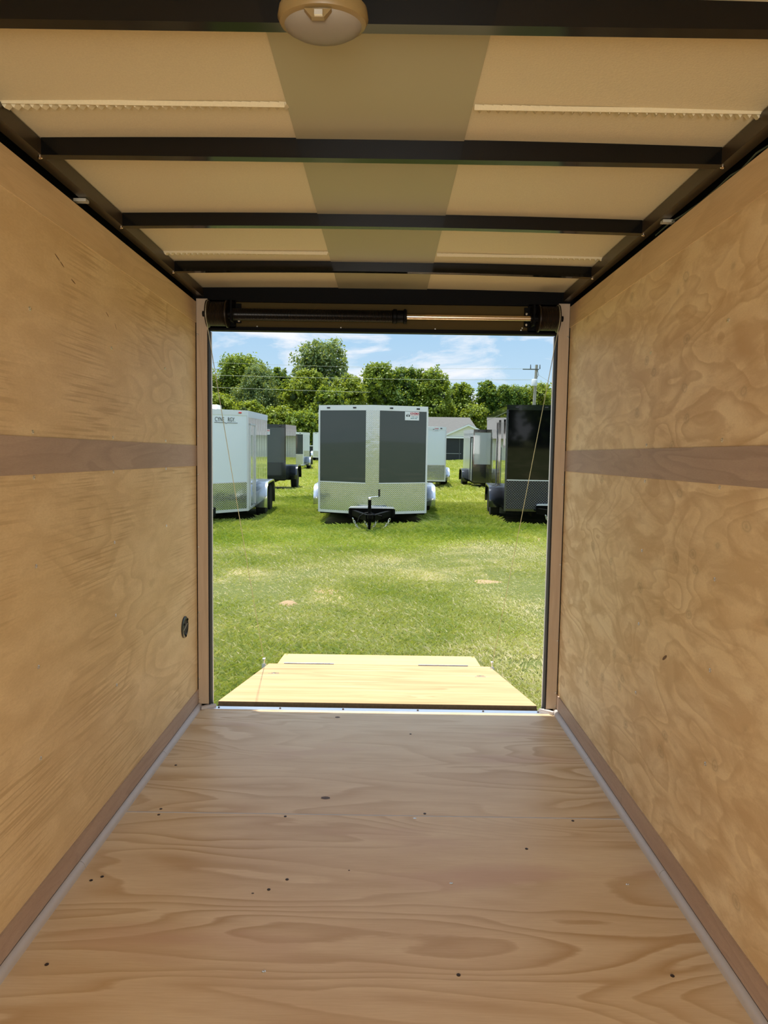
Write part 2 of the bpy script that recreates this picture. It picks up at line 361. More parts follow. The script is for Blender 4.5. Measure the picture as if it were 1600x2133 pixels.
# screws in the walls (child parts)
for y, zs in ((1.84, (1.615, 1.303, 1.186, .953, .684, .434)), (2.38, (1.597, 1.303, 1.188, .95, .70, .457)), (2.95, (1.599, 1.303, 1.188, .95))):
    for z in zs: disc(MB(), (-HW, y, z), (1, 0, 0), .0055, .003).build('wall_screw', M['screw'], wl, True)
for y, zs in ((1.84, (1.612, 1.308, 1.186, .945, .702, .447)), (2.37, (1.606, 1.303, 1.183, .95, .70, .461))):
    for z in zs: disc(MB(), (HW, y, z), (-1, 0, 0), .0055, .003).build('wall_screw', M['screw'], wr, True)
# dark knot scars on the walls
scar = plain('scar_brown', (.16, .08, .03), .7, 0, .4, 150)
k1 = MB()
for (y, z, dy, dz) in [(2.0, 1.787, .03, -.012), (2.03, 1.775, .025, -.010), (2.10, 1.745, .03, -.008), (2.35, 1.70, .025, -.012), (2.42, 1.675, .018, -.02)]:
    k1.add([(-HW+.0006, y+dy*math.cos(t*.628)*.5, z+dz*math.cos(t*.628)*.5+.0018*math.sin(t*.628)) for t in range(10)], [tuple(range(10))])
k1.build('grain_scar', scar, wl)
k2 = MB().add([(HW-.0006, 2.142+.017*math.cos(t*.628), .649-.010*math.cos(t*.628)+.006*math.sin(t*.628)) for t in range(10)], [tuple(range(10))])
k2.build('grain_scar', scar, wr)

# luan bands, top strips, baseboards, coves
n_ = 1
for s_, sd_ in ((-1, 'left'), (1, 'right')):
    a, b = sorted((s_*HW, s_*(HW-.003)))
    struct(box(f'trim_{n_}', M['luan'], (a, b, YB, D-.004, 1.194, 1.291))); n_ += 1
    ys = (2.467 if s_ < 0 else 2.487)
    for (p, q) in ((YB, ys-.0008), (ys+.0008, D-.004)):
        struct(box(f'trim_{n_}', M['luan_top'], (a, b, p, q, 1.873, 1.971))); n_ += 1
    a, b = sorted((s_*HW, s_*(HW-.006)))
    bb = MB().box(a, b, YB, (2.45 if s_ > 0 else 3.0), 0.0, .092)
    bb.box(a, b, (2.452 if s_ > 0 else 3.002), D-.006, 0.0, .092)
    struct(bb.build(f'baseboard_{sd_}', M['luan']))
    # rounded cove strip
    prof = [(s_*(HW-.006), .024)] + [(s_*(HW-.006-.018*math.sin(t*R(90)/6)), .022*math.cos(t*R(90)/6)+.0) for t in range(7)] + [(s_*(HW-.006), 0)]
    cv = MB()
    for p, q in ((YB, 1.24), (1.242, 2.05), (2.052, 2.85), (2.852, D-.03)): cv.prism(prof, p, q, 'y')
    cv.prism(prof, D-.03, D-.002, 'y')
    struct(cv.build(f'trim_{n_}', M['cove'], smooth=True)); n_ += 1

# ceiling
def arch(x): return .010*(1-(x/.93)**2)
def shell(xs, z0, z1):
    k = len(xs); mb = MB()
    for yy in (YB, D):
        for z_ in (z0, z1): mb.v += [(x, yy, z_+arch(x)) for x in xs]
    for i in range(k-1):
        mb.f += [(i, i+1, 2*k+i+1, 2*k+i), (k+i, 3*k+i, 3*k+i+1, k+i+1), (i, k+i, k+i+1, i+1), (2*k+i, 2*k+i+1, 3*k+i+1, 3*k+i)]
    mb.f += [(0, 2*k, 3*k, k), (k-1, 2*k-1, 4*k-1, 3*k-1)]
    return mb
ceil = struct(shell([-.93+1.86*i/40 for i in range(41)], 2.036, 2.046).build('ceiling', M['ceil'], smooth=True))
struct(shell([-.213+.42*i/12 for i in range(13)], 2.033, 2.0355).build('ceiling_strip', M['strip'], ceil, True))
for y in (1.672, 2.845):
    for xa, xb in ((-.86, -.216), (.210, .86)):
        sm = MB(); x = xa; stp = .021
        sm.box(xa, xb, y-.013, y-.011, 2.0315, 2.036+.006)
        while x < xb-.01:
            zz = 2.036+arch(x)
            sm.add([(x, y-.010, zz), (x+.004, y+.010, zz), (x+stp*.9, y-.008, zz), (x+stp*.9+.004, y+.012, zz), (x+stp*.55, y-.007, zz-.013), (x+stp*.55+.003, y+.009, zz-.011)],
                   [(0, 1, 5, 4), (4, 5, 3, 2), (0, 4, 2), (1, 3, 5)])
            x += stp
        struct(sm.build('crimped_seam', M['ceil'], ceil, False))
# roof bows: steel tubes across, joined to the side rails
for y, ar in ((1.297, 0), (1.857, .002), (2.409, .009), (2.985, .011), (.73, 0), (.17, 0), (-.39, 0), (-.95, 0), (-1.5, 0)):
    bw = MB(); k = 14
    for i in range(k):
        xa = -.853+1.706*i/k; xb = -.853+1.706*(i+1)/k
        za = 1.995+ar*(1-(xa/.853)**2); zb = 1.995+ar*(1-(xb/.853)**2)
        bw.add([(xa, y-.014, za), (xa, y+.014, za), (xb, y+.014, zb), (xb, y-.014, zb), (xa, y-.014, 2.0355+arch(xa)), (xa, y+.014, 2.0355+arch(xa)), (xb, y+.014, 2.0355+arch(xb)), (xb, y-.014, 2.0355+arch(xb))],
               [(0, 1, 2, 3), (4, 7, 6, 5), (0, 3, 7, 4), (1, 5, 6, 2)] + ([(0, 4, 5, 1)] if i == 0 else []) + ([(3, 2, 6, 7)] if i == k-1 else []))
    o = struct(bw.build('roof_bow', M['bow'], ceil))
    for s_ in (-1, 1):
        disc(MB(), (s_*.862, y, 1.9945), (0, 0, -1), .006, .004).build('bow_screw', M['steel'], o, True)
for s_, in ((-1,), (1,)):
    a, b = sorted((s_*.853, s_*.886))
    struct(box(f'trim_{n_}', plain('rail_paint', (.040, .028, .014), .3, 0, .1), (a, b, YB, D, 1.995, 2.034))); n_ += 1
    a, b = sorted((s_*.9025, s_*.93))
    struct(box(f'trim_{n_}', M['black'], (a, b, YB, D, 1.2, 2.034))); n_ += 1
struct(box(f'trim_{n_}', M['black'], (-.945, .945, YB-.02, D+.02, 2.062, 2.075))); n_ += 1   # roof skin

# rear frame: posts, header, sill
for s_ in (-1, 1):
    a, b = sorted((s_*.8855, s_*.833))
    p = struct(box(f'trim_{n_}', M['luan_v'], (a, b, 3.428, 3.438, .018, 1.985))); n_ += 1
    for z in ((1.817, 1.337, 1.153, .80, .478, .145, .043) if s_ < 0 else (1.831, 1.336, 1.128, .739, .363, .10, .034)):
        disc(MB(), (s_*.881, 3.428, z), (0, -1, 0), .0045, .003).build('post_screw', M['screw'], p, True)
    a, b = sorted((s_*.89, s_*.8875)); 
    a, b = sorted((s_*.945, s_*.834))
    struct(box(f'trim_{n_}', M['black'], (a, b, 3.438, 3.475, -.10, 2.06))); n_ += 1
    a, b = sorted((s_*.8345, s_*.8265))
    struct(box(f'trim_{n_}', M['rubber'], (a, b, 3.428, 3.472, 0, 1.838))); n_ += 1
    a, b = sorted((s_*.834, s_*.8235))
    struct(box(f'trim_{n_}', M['alu_w'], (a, b, 3.473, 3.482, 0, 1.838))); n_ += 1
hd = MB().box(-.93, .93, 3.432, 3.475, 1.974, 2.06).box(-.834, .834, 3.432, 3.475, 1.84, 1.857).box(-.834, -.700, 3.432, 3.475, 1.85, 1.98).box(.690, .834, 3.432, 3.475, 1.85, 1.98)
struct(hd.build(f'trim_{n_}', M['black'])); n_ += 1
hp = struct(box(f'trim_{n_}', M['header'], (-.702, .692, 3.448, 3.456, 1.850, 1.98))); n_ += 1
for x, z in ((-.60, 1.862), (-.20, 1.862), (.25, 1.862), (.66, 1.862), (.665, 1.872)):
    disc(MB(), (x, 3.448, z), (0, -1, 0), .004, .003).build('header_screw', M['screw'], hp, True)
sl = struct(MB().box(-.862, .862, 3.398, 3.436, -.02, .004).box(-.862, .862, 3.432, 3.438, -.10, .002).build(f'trim_{n_}', M['alu'])); n_ += 1
for x in (-.783, -.48, -.169, .2, .523, .794): disc(MB(), (x, 3.418, .004), (0, 0, 1), .005, .004).build('sill_rivet', M['screw_d'], sl, True)
struct(box(f'trim_{n_}', M['rubber'], (-.86, .86, 3.438, 3.475, -.12, -.012))); n_ += 1
struct(MB().prism([(-.868, 3.40), (-.832, 3.436), (-.80, 3.436), (-.86, 3.385)], .002, .016, 'z').build(f'trim_{n_}', M['cove'])); n_ += 1
struct(MB().prism([(.868, 3.40), (.832, 3.436), (.80, 3.436), (.86, 3.385)], .002, .016, 'z').build(f'trim_{n_}', M['cove'])); n_ += 1

# ------------------------------------------------------------------ things inside
# ceiling dome light
t = tag(empty('dome_light', (-.092, 1.235, 2.0)), 'oval cream dome lamp, switched off, on the nearest black roof bow', 'light')
MB().lathe([(.0, .036), (.066, .036), (.073, .028), (.075, .014), (.071, .006), (.066, .004)], (0, 0, -.040), (0, 0, 1), 40, 1, .78).build('lamp_base', M['plastic'], t, True)
MB().lathe([(.066, .008), (.062, .0), (.050, -.007), (.032, -.011), (.012, -.012)], (0, .002, -.040), (0, 0, 1), 40, 1, .76).build('lamp_shade', M['lens'], t, True)
MB().prism([(-.022, 0), (-.010, -.013), (.010, -.013), (.022, 0)], -.048, -.038, 'y').add([(-.012, -.05, -.012)], []).build('switch_housing', M['plastic'], t).location = (-.004, -.004, -.040)
box('switch', M['screw'], (-.009, .004, -.057, -.049, -.052, -.044), t)
box('mounting_plate', M['blackplastic'], (-.05, .05, -.03, .03, -.004, .004), t)

# round side vent
t = tag(empty('round_vent', (-HW, 3.205, .458)), 'round black plastic vent low on the left wall near the door opening', 'vent')
MB().lathe([(.050, 0), (.050, .004), (.046, .007), (.038, .007), (.036, .002)], (0, 0, 0), (1, 0, 0), 32).build('vent_ring', M['blackplastic'], t, True)
MB().lathe([(.036, 0), (.036, .003), (.001, .004)], (0, 0, 0), (1, 0, 0), 32).build('vent_cover', M['rubber'], t, True)
for y, z in ((.03, .029), (-.028, .018), (.0, -.041)): disc(MB(), (.006, y, z), (1, 0, 0), .006, .004).build('vent_screw', M['black'], t, True)
MB().box(.004, .0065, -.032, .032, -.001, .001, Matrix.Rotation(R(20), 4, 'X')).build('vent_bar', M['tape'], t)

# torsion spring, shaft and drums over the opening
t = tag(empty('torsion_spring', (0, 3.37, 1.903)), 'black coiled ramp door spring on a steel shaft across the header', 'spring')
pts = [(-.70+.78*i/2400, .0255*math.cos(i*2*math.pi/16), .0255*math.sin(i*2*math.pi/16)) for i in range(2401)]
MB().tube(pts, .0026, 6).build('coil', plain('spring_steel', (.012, .010, .008), .28, .6, .1), t, True)
MB().cyl((-.72, 0, 0), (.10, 0, 0), .022, 16).build('spring_tube', M['black'], t, True)
MB().cyl((.08, 0, 0), (.78, 0, 0), .0125, 16).build('shaft', M['steel'], t, True)
wn = MB().lathe([(.028, 0), (.033, .004), (.033, .018), (.028, .022), (.028, .05), (.034, .054), (.034, .062), (.015, .066)], (.045, 0, 0), (1, 0, 0), 20)
wn.box(.098, .112, -.02, .02, -.028, .028).build('winding_cone', M['black'], t, True)
for x in (-.702, .70):
    br = MB().box(x-.004, x+.004, -.03, .06, -.035, .06).box(x-.03, x+.03, .052, .06, -.03, .06).cyl((x-.012, 0, 0), (x+.012, 0, 0), .02, 16)
    o = br.build('bearing_bracket', M['black'], t)
    for dz in (-.02, .03): disc(MB(), (x+(.02 if x < 0 else -.02), .052, dz), (0, -1, 0), .006, .004).build('bracket_bolt', M['screw'], o, True)
for s_ in (-1, 1):
    xa = .722
    prof = [(.062, 0), (.062, .006)]
    for i in range(14): prof += [(.0555, .008+i*.0055), (.053, .0108+i*.0055)]
    prof += [(.056, .086), (.062, .090), (.064, .096), (.050, .100)]
    MB().lathe(prof, (s_*xa, 0, 0), (s_, 0, 0), 36).build('cable_drum', plain('drum', (.022, .014, .008), .35, .4, .1), t, True)
    MB().cyl((s_*.705, 0, 0), (s_*.84, 0, 0), .013, 12).build('drum_hub', M['black'], t, True)
# cables from drums to ramp corners
def cable(s_, label):
    a = Vector((s_*.812, 3.352, 1.848)); b = Vector((s_*.826, 5.0, -.243)) if s_ < 0 else Vector((.808, 5.0, -.243))
    pts = []
    for i in range(8):
        an = R(90+20*i) ; pts.append((s_*.812, 3.37-.060*math.sin(R(200-10*i*2-60)), 1.903+.060*math.cos(R(200-10*i*2-60))))
    pts = [(s_*.812, 3.37+.061*math.cos(R(q)), 1.903+.061*math.sin(R(q))) for q in range(60, 250, 12)]
    last = Vector(pts[-1])
    for i in range(1, 25):
        u = i/24; p = last.lerp(b, u); p.z -= .015*math.sin(math.pi*u); pts.append(tuple(p))
    o = MB().tube(pts, .0018, 6).build('lift_cable', M['cable'], smooth=True)
    tag(o, label, 'cable', 'ramp lift cables')
cable(-1, 'thin steel cable from the left drum down to the left corner of the ramp')
cable(1, 'thin steel cable from the right drum down to the right corner of the ramp')

# tape straps and the loose wire above the right wall
def strap(s_, y, lab):
    mb = MB()
    for k in range(2): mb.box(*sorted((s_*.866, s_*.905)), y+k*.014, y+k*.014+.010, 1.985+.001*k, 1.9935)
    tag(mb.build('tape_strap', M['tape']), lab, 'strap', 'tape straps over the wall tops')
strap(-1, 2.14, 'grey tape strap across the gap over the left wall'); strap(1, 2.25, 'grey tape strap across the gap over the right wall')
wp = [(.898, .6, 1.985), (.897, 1.2, 1.984), (.893, 1.60, 1.982), (.892, 1.687, 1.978), (.893, 1.75, 1.985), (.893, 1.82, 1.975), (.892, 1.874, 1.981), (.892, 1.95, 1.976), (.893, 2.05, 1.975), (.893, 2.17, 1.98), (.894, 2.26, 1.989), (.90, 2.4, 1.991)]
tag(MB().tube(wp, .0026, 6).build('light_wire', M['wire'], smooth=True), 'thin dark wire lying along the top edge of the right wall', 'wire')

# ------------------------------------------------------------------ ramp door
slope = math.atan2(-.275, 1.58)
t = tag(empty('ramp_door', (0, 3.52, .0), (slope, 0, 0)), 'lowered plywood ramp door lying from the sill onto the grass', 'ramp')
LR = 1.605
box('ramp_panel', M['ramp'], (-.81, .81, 0, LR, -.018, 0), t)
box('ramp_edge', plain('ply_edge', (.10, .07, .035), .8, 0, .5, 90), (-.808, .808, -.004, .0, -.042, -.001), t)
box('ramp_frame', M['black'], (-.812, .812, .002, LR, -.045, -.0185), t)
fp = box('ramp_flap', M['flap'], (-.748, .744, 0, .37, -.018, 0), t); fp.location = (0, LR+.008, .0); fp.rotation_euler = (R(5), 0, 0)
for xa, xb in ((-.70, -.335), (.285, .65)):
    hb = MB().cyl((xa, LR+.004, .004), (xb, LR+.004, .004), .005, 10)
    for k in range(5):
        x0 = xa+(xb-xa)*k/5; hb.box(x0+.006, x0+(xb-xa)/5-.006, LR-.008, LR+.014, -.001, .002)
    hb.build('flap_hinge', plain('hinge_steel', (.18, .17, .17), .4, .5), t)
for s_, x in ((-1, -.826), (1, .808)):
    MB().box(x-.014, x+.014, 1.47, 1.50, -.02, .012).cyl((x, 1.485, .01), (x, 1.485, .05), .005, 8).cyl((x-.008, 1.485, .045), (x+.008, 1.485, .045), .009, 10).build('cable_anchor', M['alu'], t)
for x in (-.69, .665):
    MB().box(x-.035, x+.035, 1.035, 1.045, 0, .004).box(x-.02, x+.03, 1.075, 1.085, 0, .004).box(x-.004, x+.006, 1.04, 1.08, 0, .006).build('latch_hardware', M['alu'], t)

# ------------------------------------------------------------------ ground
GP = [(-60, -.5), (5.5, -.335), (9, -.28), (12, -.18), (14, -.13), (24, .13), (36, .42), (47, .73), (60, .86), (120, 2.3)]
def gz(y): return np.interp(y, [a for a, _ in GP], [b for _, b in GP])
mb = MB(); ysn = list(np.concatenate([np.arange(-60, 60, 1.0), np.arange(60, 125, 8)])); xsn = list(np.arange(-60, 61, 6.0))
for y in ysn:
    for x in xsn: mb.v.append((x, y, float(gz(y)) + .012*math.sin(x*1.7+y*.9)))
nxx = len(xsn)
for i in range(len(ysn)-1):
    for j in range(nxx-1): mb.f.append((i*nxx+j, i*nxx+j+1, (i+1)*nxx+j+1, (i+1)*nxx+j))
ground = struct(mb.build('ground', M['turf'], smooth=True))

def mesh_np(name, verts, nper, m, tint=None, parent=None):
    """verts: (n, nper, 3) separate polygons"""
    n = len(verts); me = bpy.data.meshes.new(name)
    me.vertices.add(n*nper); me.vertices.foreach_set('co', verts.reshape(-1).astype(np.float32))
    me.loops.add(n*nper); me.loops.foreach_set('vertex_index', np.arange(n*nper, dtype=np.int32))
    me.polygons.add(n); me.polygons.foreach_set('loop_start', np.arange(0, n*nper, nper, dtype=np.int32))
    me.update(calc_edges=True)
    if tint is not None:
        a = me.attributes.new('tint', 'FLOAT', 'POINT'); a.data.foreach_set('value', np.repeat(tint, nper).astype(np.float32))
    me.materials.append(m); o = bpy.data.objects.new(name, me); COL.objects.link(o)
    if parent: o.parent = parent
    return o
# smooth value noise for patches
def vnoise(x, y, s, seed):
    g = np.random.default_rng(seed).random((256, 256)); X = x/s+500; Y = y/s+500
    xi = np.floor(X).astype(int); yi = np.floor(Y).astype(int); fx = X-xi; fy = Y-yi
    fx = fx*fx*(3-2*fx); fy = fy*fy*(3-2*fy); q = lambda a, b: g[a % 256, b % 256]
    return (q(xi, yi)*(1-fx)+q(xi+1, yi)*fx)*(1-fy)+(q(xi, yi+1)*(1-fx)+q(xi+1, yi+1)*fx)*fy
# blades left out under the parked trailers to darken the shade there
FOOT = [(-1.26, .84, 13.55, 18.9), (-4.5, -2.55, 13.75, 17), (2.30, 5.3, 13.85, 15.2), (2.52, 5.3, 15.2, 17.2), (2.72, 5.3, 17.2, 19.2), (2.92, 5.3, 19.2, 21.3), (-4.85, -3.1, 22.1, 24.6), (.25, 2.0, 24.1, 27.2), (3.05, 4.8, 24.1, 27.6), (-5.9, -4.2, 36, 39)]
def grass(name, y0, y1, dens, h0, h1, wid, m, label, lushk=0.0, droop=.5, tb=0.0):
    hw0, hw1 = .30*y0+.9, .30*y1+.9
    n = int(dens*(y1-y0)*(hw0+hw1))
    y = y0+(y1-y0)*rng.random(n); x = (rng.random(n)*2-1)*(.30*y+.9)
    pn = .6*vnoise(x, y, .9, 3)+.4*vnoise(x, y, .3, 5)
    lush = vnoise(x, y, 1.6, 8)
    keep = rng.random(n) > np.clip((pn-.62)*4, 0, .85)
    if lushk == .3 and y0 < 15: keep &= rng.random(n) < np.clip((y-9.6)/3.2+(lush-.5)*1.2, 0, 1)
    keep &= ~((np.abs(x) < .84) & (y < 5.14)) & ~((np.abs(x) < .77) & (y < 5.52))
    for a0, a1, b0, b1 in FOOT: keep &= ~((x > a0) & (x < a1) & (y > b0) & (y < b1))
    x, y, pn, lush = x[keep], y[keep], pn[keep], lush[keep]; n = len(x)
    z = gz(y)+.012*np.sin(x*1.7+y*.9)-.004
    h = (h0+(h1-h0)*rng.random(n)**1.5)*(.5+1.0*lush)
    if lushk == .3 and y0 < 15: h *= np.clip(.28+(y-10.8)/4, .22, 1)
    a = rng.random(n)*2*np.pi; dr = h*(.2+droop*rng.random(n)*1.6)
    wv = wid*(.6+.8*rng.random(n)); b = a+np.pi/2+(rng.random(n)-.5)
    V = np.zeros((n, 4, 3))
    V[:, 0] = np.c_[x-wv*np.cos(b), y-wv*np.sin(b), z]; V[:, 1] = np.c_[x+wv*np.cos(b), y+wv*np.sin(b), z]
    mx = x+dr*.4*np.cos(a); my = y+dr*.4*np.sin(a); mz = z+h*.65
    V[:, 2] = np.c_[x+dr*np.cos(a), y+dr*np.sin(a), z+h*.9]; V[:, 3] = np.c_[mx-wv*.8*np.cos(b), my-wv*.8*np.sin(b), mz]
    tint = np.clip(.42*rng.random(n)+1.0*(pn-.33)+.45*(rng.random(n) > .86)-lushk*(lush-.5)+tb, 0, 1)
    o = mesh_np(name, V, 4, m, tint); o['kind'] = 'stuff'; tag(o, label, 'grass'); return o
grass('mown_grass', 3.5, 12.6, 4600, .014, .050, .0034, M['grass'], 'short mown grass with dry patches between the ramp and the trailers', .5, .9, .08)
grass('lush_grass', 9.4, 19, 4600, .05, .15, .0045, M['weed'], 'taller bright green grass growing around the front row of trailers', .3, .8)
grass('field_grass', 19, 62, 330, .06, .18, .013, M['weed'], 'bright grass of the far field running back to the house', .3, .8, .25)
# sandy mounds
for x, y, r, lab in ((-.967, 7.31, .11, 'small domed sandy ant hill in the mown grass left of centre'), (-.60, 7.95, .22, 'flat patch of bare sand in the mown grass beyond the ant hill'), (1.28, 8.7, .22, 'bare sandy patch right of centre in the mown grass'), (2.2, 12.4, .6, 'long strip of dry sand in front of the black trailer')):
    n = 20; hh = r*(.38 if r < .15 else .07); v = [(x, y, float(gz(y))+hh)]; fcs = []
    for k in range(1, 6):
        for i in range(n):
            a = i*2*math.pi/n; rr = r*k/5*(1+.15*math.sin(3*a+x)+.08*random.random()); v.append((x+rr*math.cos(a)*(1.0 if r < .5 else 1.4), y+rr*math.sin(a)*(.8 if r < .5 else .3), float(gz(y))+hh*math.cos(k/5*math.pi/2)**1.2-.005*(k == 5)*2+.003*random.random()))
    fcs += [(0, 1+i, 1+(i+1) % n) for i in range(n)]
    for k in range(4): fcs += [(1+k*n+i, 1+(k+1)*n+i, 1+(k+1)*n+(i+1) % n, 1+k*n+(i+1) % n) for i in range(n)]
    tag(MB().add(v, fcs).build('sand_mound' if r < .15 else 'sand_patch', M['sand'], smooth=True), lab, 'sand', 'bare sandy spots in the grass')

# ------------------------------------------------------------------ writing
def text(body, size, m, parent, T, name='lettering', sx=1.0, bold=0.0):
    c = bpy.data.curves.new('txt', 'FONT'); c.body = body; c.size = size; c.align_x = 'CENTER'; c.align_y = 'CENTER'; c.offset = bold; c.extrude = .001
    tmp = bpy.data.objects.new('txt', c); COL.objects.link(tmp); dg = bpy.context.evaluated_depsgraph_get()
    me = bpy.data.meshes.new_from_object(tmp.evaluated_get(dg)); bpy.data.objects.remove(tmp)
    me.materials.clear(); me.materials.append(m); o = bpy.data.objects.new(name, me); COL.objects.link(o); o.parent = parent
    o.matrix_local = T @ Matrix.Diagonal((sx, 1, 1, 1)); return o

# ------------------------------------------------------------------ cargo trailers
def trailer(name, label, x, y, zb, W, LN, H, V, yw, K, pitch=1.5, fy=2.0, fl=1.5, plate=.60, fender=True, fend_m='chrome', wheels=2, opts=()):
    """origin: ground point under the middle of the line joining the nose corners; zb = height of the body's bottom there"""
    g = float(gz(y)); c = zb-g
    t = empty(name, (x, y, g), (R(pitch), 0, -R(yw))); tag(t, label, 'trailer', 'enclosed cargo trailers parked on the grass')
    h2 = W/2; top = c+H
    NP = [(-h2, 0), (0, -V), (h2, 0)]
    # sides and rear
    for s_ in (-1, 1):
        a, b = sorted((s_*h2, s_*(h2-.02)))
        MB().box(a, b, .0, LN, c+.04, top-.02).build('side_panel', M[K['side']], t)
    box('rear_panel', M[K['nose']], (-h2+.02, h2-.02, LN-.02, LN, c, top-.02), t)
    # nose panels
    sw = K.get('strip', 0)
    for s_ in (-1, 1):
        cx, cy = s_*h2, 0; L_ = math.hypot(h2, V); ux, uy = (0-cx)/L_, (-V-cy)/L_     # from corner to apex
        nx_, ny_ = (uy, -ux) if s_ < 0 else (-uy, ux)
        if ny_ > 0: nx_, ny_ = -nx_, -ny_
        def P(d, z, off=0): return (cx+ux*d+nx_*off, cy+uy*d+ny_*off, z)
        def slab(nm, d0, d1, z0, z1, off, m):
            vs = [P(d0, z0, off), P(d1, z0, off), P(d1, z1, off), P(d0, z1, off), P(d0, z0, -.015), P(d1, z0, -.015), P(d1, z1, -.015), P(d0, z1, -.015)]
            return MB().add(vs, [(0, 1, 2, 3), (4, 7, 6, 5), (0, 4, 5, 1), (3, 2, 6, 7), (0, 3, 7, 4), (1, 5, 6, 2)]).build(nm, M[m], t)
        e = sw if sw else 0
        slab('nose_panel', 0, L_-e, c+plate, top-.10, 0, K['nose'])
        slab('stone_guard', 0, L_, c+.035, c+plate, .002, K['plate'])
        slab('guard_trim', 0, L_-e, c+plate-.008, c+plate+.012, .007, K['trim'])
        slab('bottom_rail', -.01, L_-.43 if 'notch' in opts else L_, c, c+.05, .006, K['rail'])
        slab('top_trim', -.01, L_+.004, top-.10, top, .008, K['top'])
        slab('corner_trim', -.015, .022, c, top-.09, .010, K.get('corner', K['trim']))
        if sw: slab('nose_strip', L_-e, L_+.003, c+plate-.05, top-.10, .006, 'tread')
        MQ = []
        for q in K.get('lights', (.18, .72)):
            MQ.append(q)
        T = Matrix.Translation(P(0, 0, 0)); ax = Vector((-s_*ux if s_ > 0 else ux, (-s_*uy if s_ > 0 else uy), 0))
        ax = Vector((ux, uy, 0)) * (-1 if s_ > 0 else 1); nn_ = Vector((nx_, ny_, 0)); up_ = Vector((0, 0, 1))
        def F(d, z, off): 
            mm = Matrix((ax, up_, nn_)).transposed().to_4x4(); mm.translation = Vector(P(d, z, off)); return mm
        for q in MQ:
            o = MB().box(-.034, .034, -.014, .014, 0, .014).build('marker_light', M[K.get('lamp', 'darktext')], t, bevel=.008); o.matrix_local = F(L_*q, top-.05, .008)
        if s_ == 1 and 'sign' in opts:
            sg = K['sign']; cd, cz, sww, shh = sg
            fr = F(cd, cz, .004)
            o = MB().box(-sww/2, sww/2, -shh/2, shh/2, 0, .003).build('dealer_sign', M['decal'], t); o.matrix_local = fr
            k = sww/.30
            T3 = Matrix.Translation((.055*k, .046*k, .004))
            if k > .5: text('KINEMA', .060*k, M['redtext'], o, T3, sx=.86, bold=.0012)
            MB().box(-.04*k, .138*k, .012*k, .017*k, .003, .0045).build('underline', M['redtext'], o)
            MB().lathe([(.016*k, 0), (.016*k, .002)], (-.108*k, .0, .003), (0, 0, 1), 12).lathe([(.016*k, 0), (.016*k, .002)], (-.062*k, .0, .003), (0, 0, 1), 12).tube([(-.125*k, .016*k, .004), (-.085*k, .034*k, .004), (-.045*k, .016*k, .004)], .004*k, 5).build('wheels_emblem', M['darktext'], o)
            dd = MB()
            for ln, zz, xs0, xs1 in ((0, -.016, -.02, .125), (1, -.046, -.03, .115)):
                q = xs0
                while q < xs1:
                    ww = random.choice((.008, .012)); dd.box(q*k, (q+ww)*k, (zz-.007)*k, (zz+.007)*k, .003, .0045); q += ww+random.choice((.003, .004, .014))
            dd.build('small_print', M['bluetext'], o)
        if s_ == 1 and 'logo' in opts:
            d0, z0, ww = K['logo']
            g1 = text('CYNE', .115, M['darktext'], t, F(d0+.145, z0, .006), sx=.70, bold=-.001)
            g2 = text('RGY.', .115, M['darktext'], t, F(d0-.125, z0, .006), sx=.70, bold=-.001)
            o = MB().tube([(-.26, -.055, .003), (-.02, -.058, .003), (.0, -.075, .003), (.03, -.058, .003), (.26, -.06, .003)], .004, 5).build('logo_underline', M['darktext'], t); o.matrix_local = F(d0, z0, .004)
    # roof with a shallow crown
    rp = [(-h2-.008, top-.06), (-h2-.008, top), (-h2*.5, top+.004), (0, top+.006), (h2*.5, top+.004), (h2+.008, top), (h2+.008, top-.06)]
    MB().prism(rp, .01, LN, 'y').add([(-h2, .01, top-.06), (h2, .01, top-.06), (0, -V+.01, top-.06), (-h2, .01, top-.001), (h2, .01, top-.001), (0, -V+.01, top-.001)], [(0, 2, 1), (3, 4, 5), (0, 3, 5, 2), (1, 2, 5, 4)]).build('roof', M[K['top']], t)
    MB().box(-h2+.02, h2-.02, .02, LN-.02, c-.03, c+.035).box(-.5, -.42, .1, LN-.1, c-.12, c-.03).box(.42, .5, .1, LN-.1, c-.12, c-.03).build('underframe', M['black'], t)
    for s_ in (-1, 1):
        a, b = sorted((s_*h2, s_*(h2+.008)))
        MB().box(a, b, .0, LN, c, c+.045).build('side_rail', M[K['rail']], t)
        a, b = sorted((s_*h2, s_*(h2+.010)))
        MB().box(a, b, .0, LN, top-.13, top-.0).build('cornice', M[K.get('cornice', K['top'])], t)
    # fenders and wheels
    r = .33
    for s_ in (-1, 1):
        if fender:
            y0, y1 = fy-fl/2, fy+fl/2; ft = c+K.get('fh', .40); fb = c-.03
            pf = [(y0, fb), (y0+.02, ft-.22), (y0+.08, ft-.10), (y0+.18, ft-.02), (y0+.30, ft), (y1-.30, ft), (y1-.18, ft-.02), (y1-.08, ft-.10), (y1-.02, ft-.22), (y1, fb)]
            inner = [(p+(fy-p)*.03*1.0, z-.02) for p, z in pf]
            a, b = s_*h2, s_*(h2+K.get('fw', .25))
            mbf = MB(); n = len(pf)
            mbf.v = [(a, p, z) for p, z in pf]+[(b, p, z) for p, z in pf]+[(b, p+(fy-p)*.05, z-.03) for p, z in pf]
            mbf.f = [(i, i+1, n+i+1, n+i) for i in range(n-1)]+[(n+i, n+i+1, 2*n+i+1, 2*n+i) for i in range(n-1)]
            o = mbf.build('fender', M[fend_m], t, True, fix=False); sm = o.modifiers.new('t', 'SOLIDIFY'); sm.thickness = .006
        offs = (-.40, .40) if wheels == 2 else (0,)
        rr = r if fl > 1.4 or wheels == 1 else .32
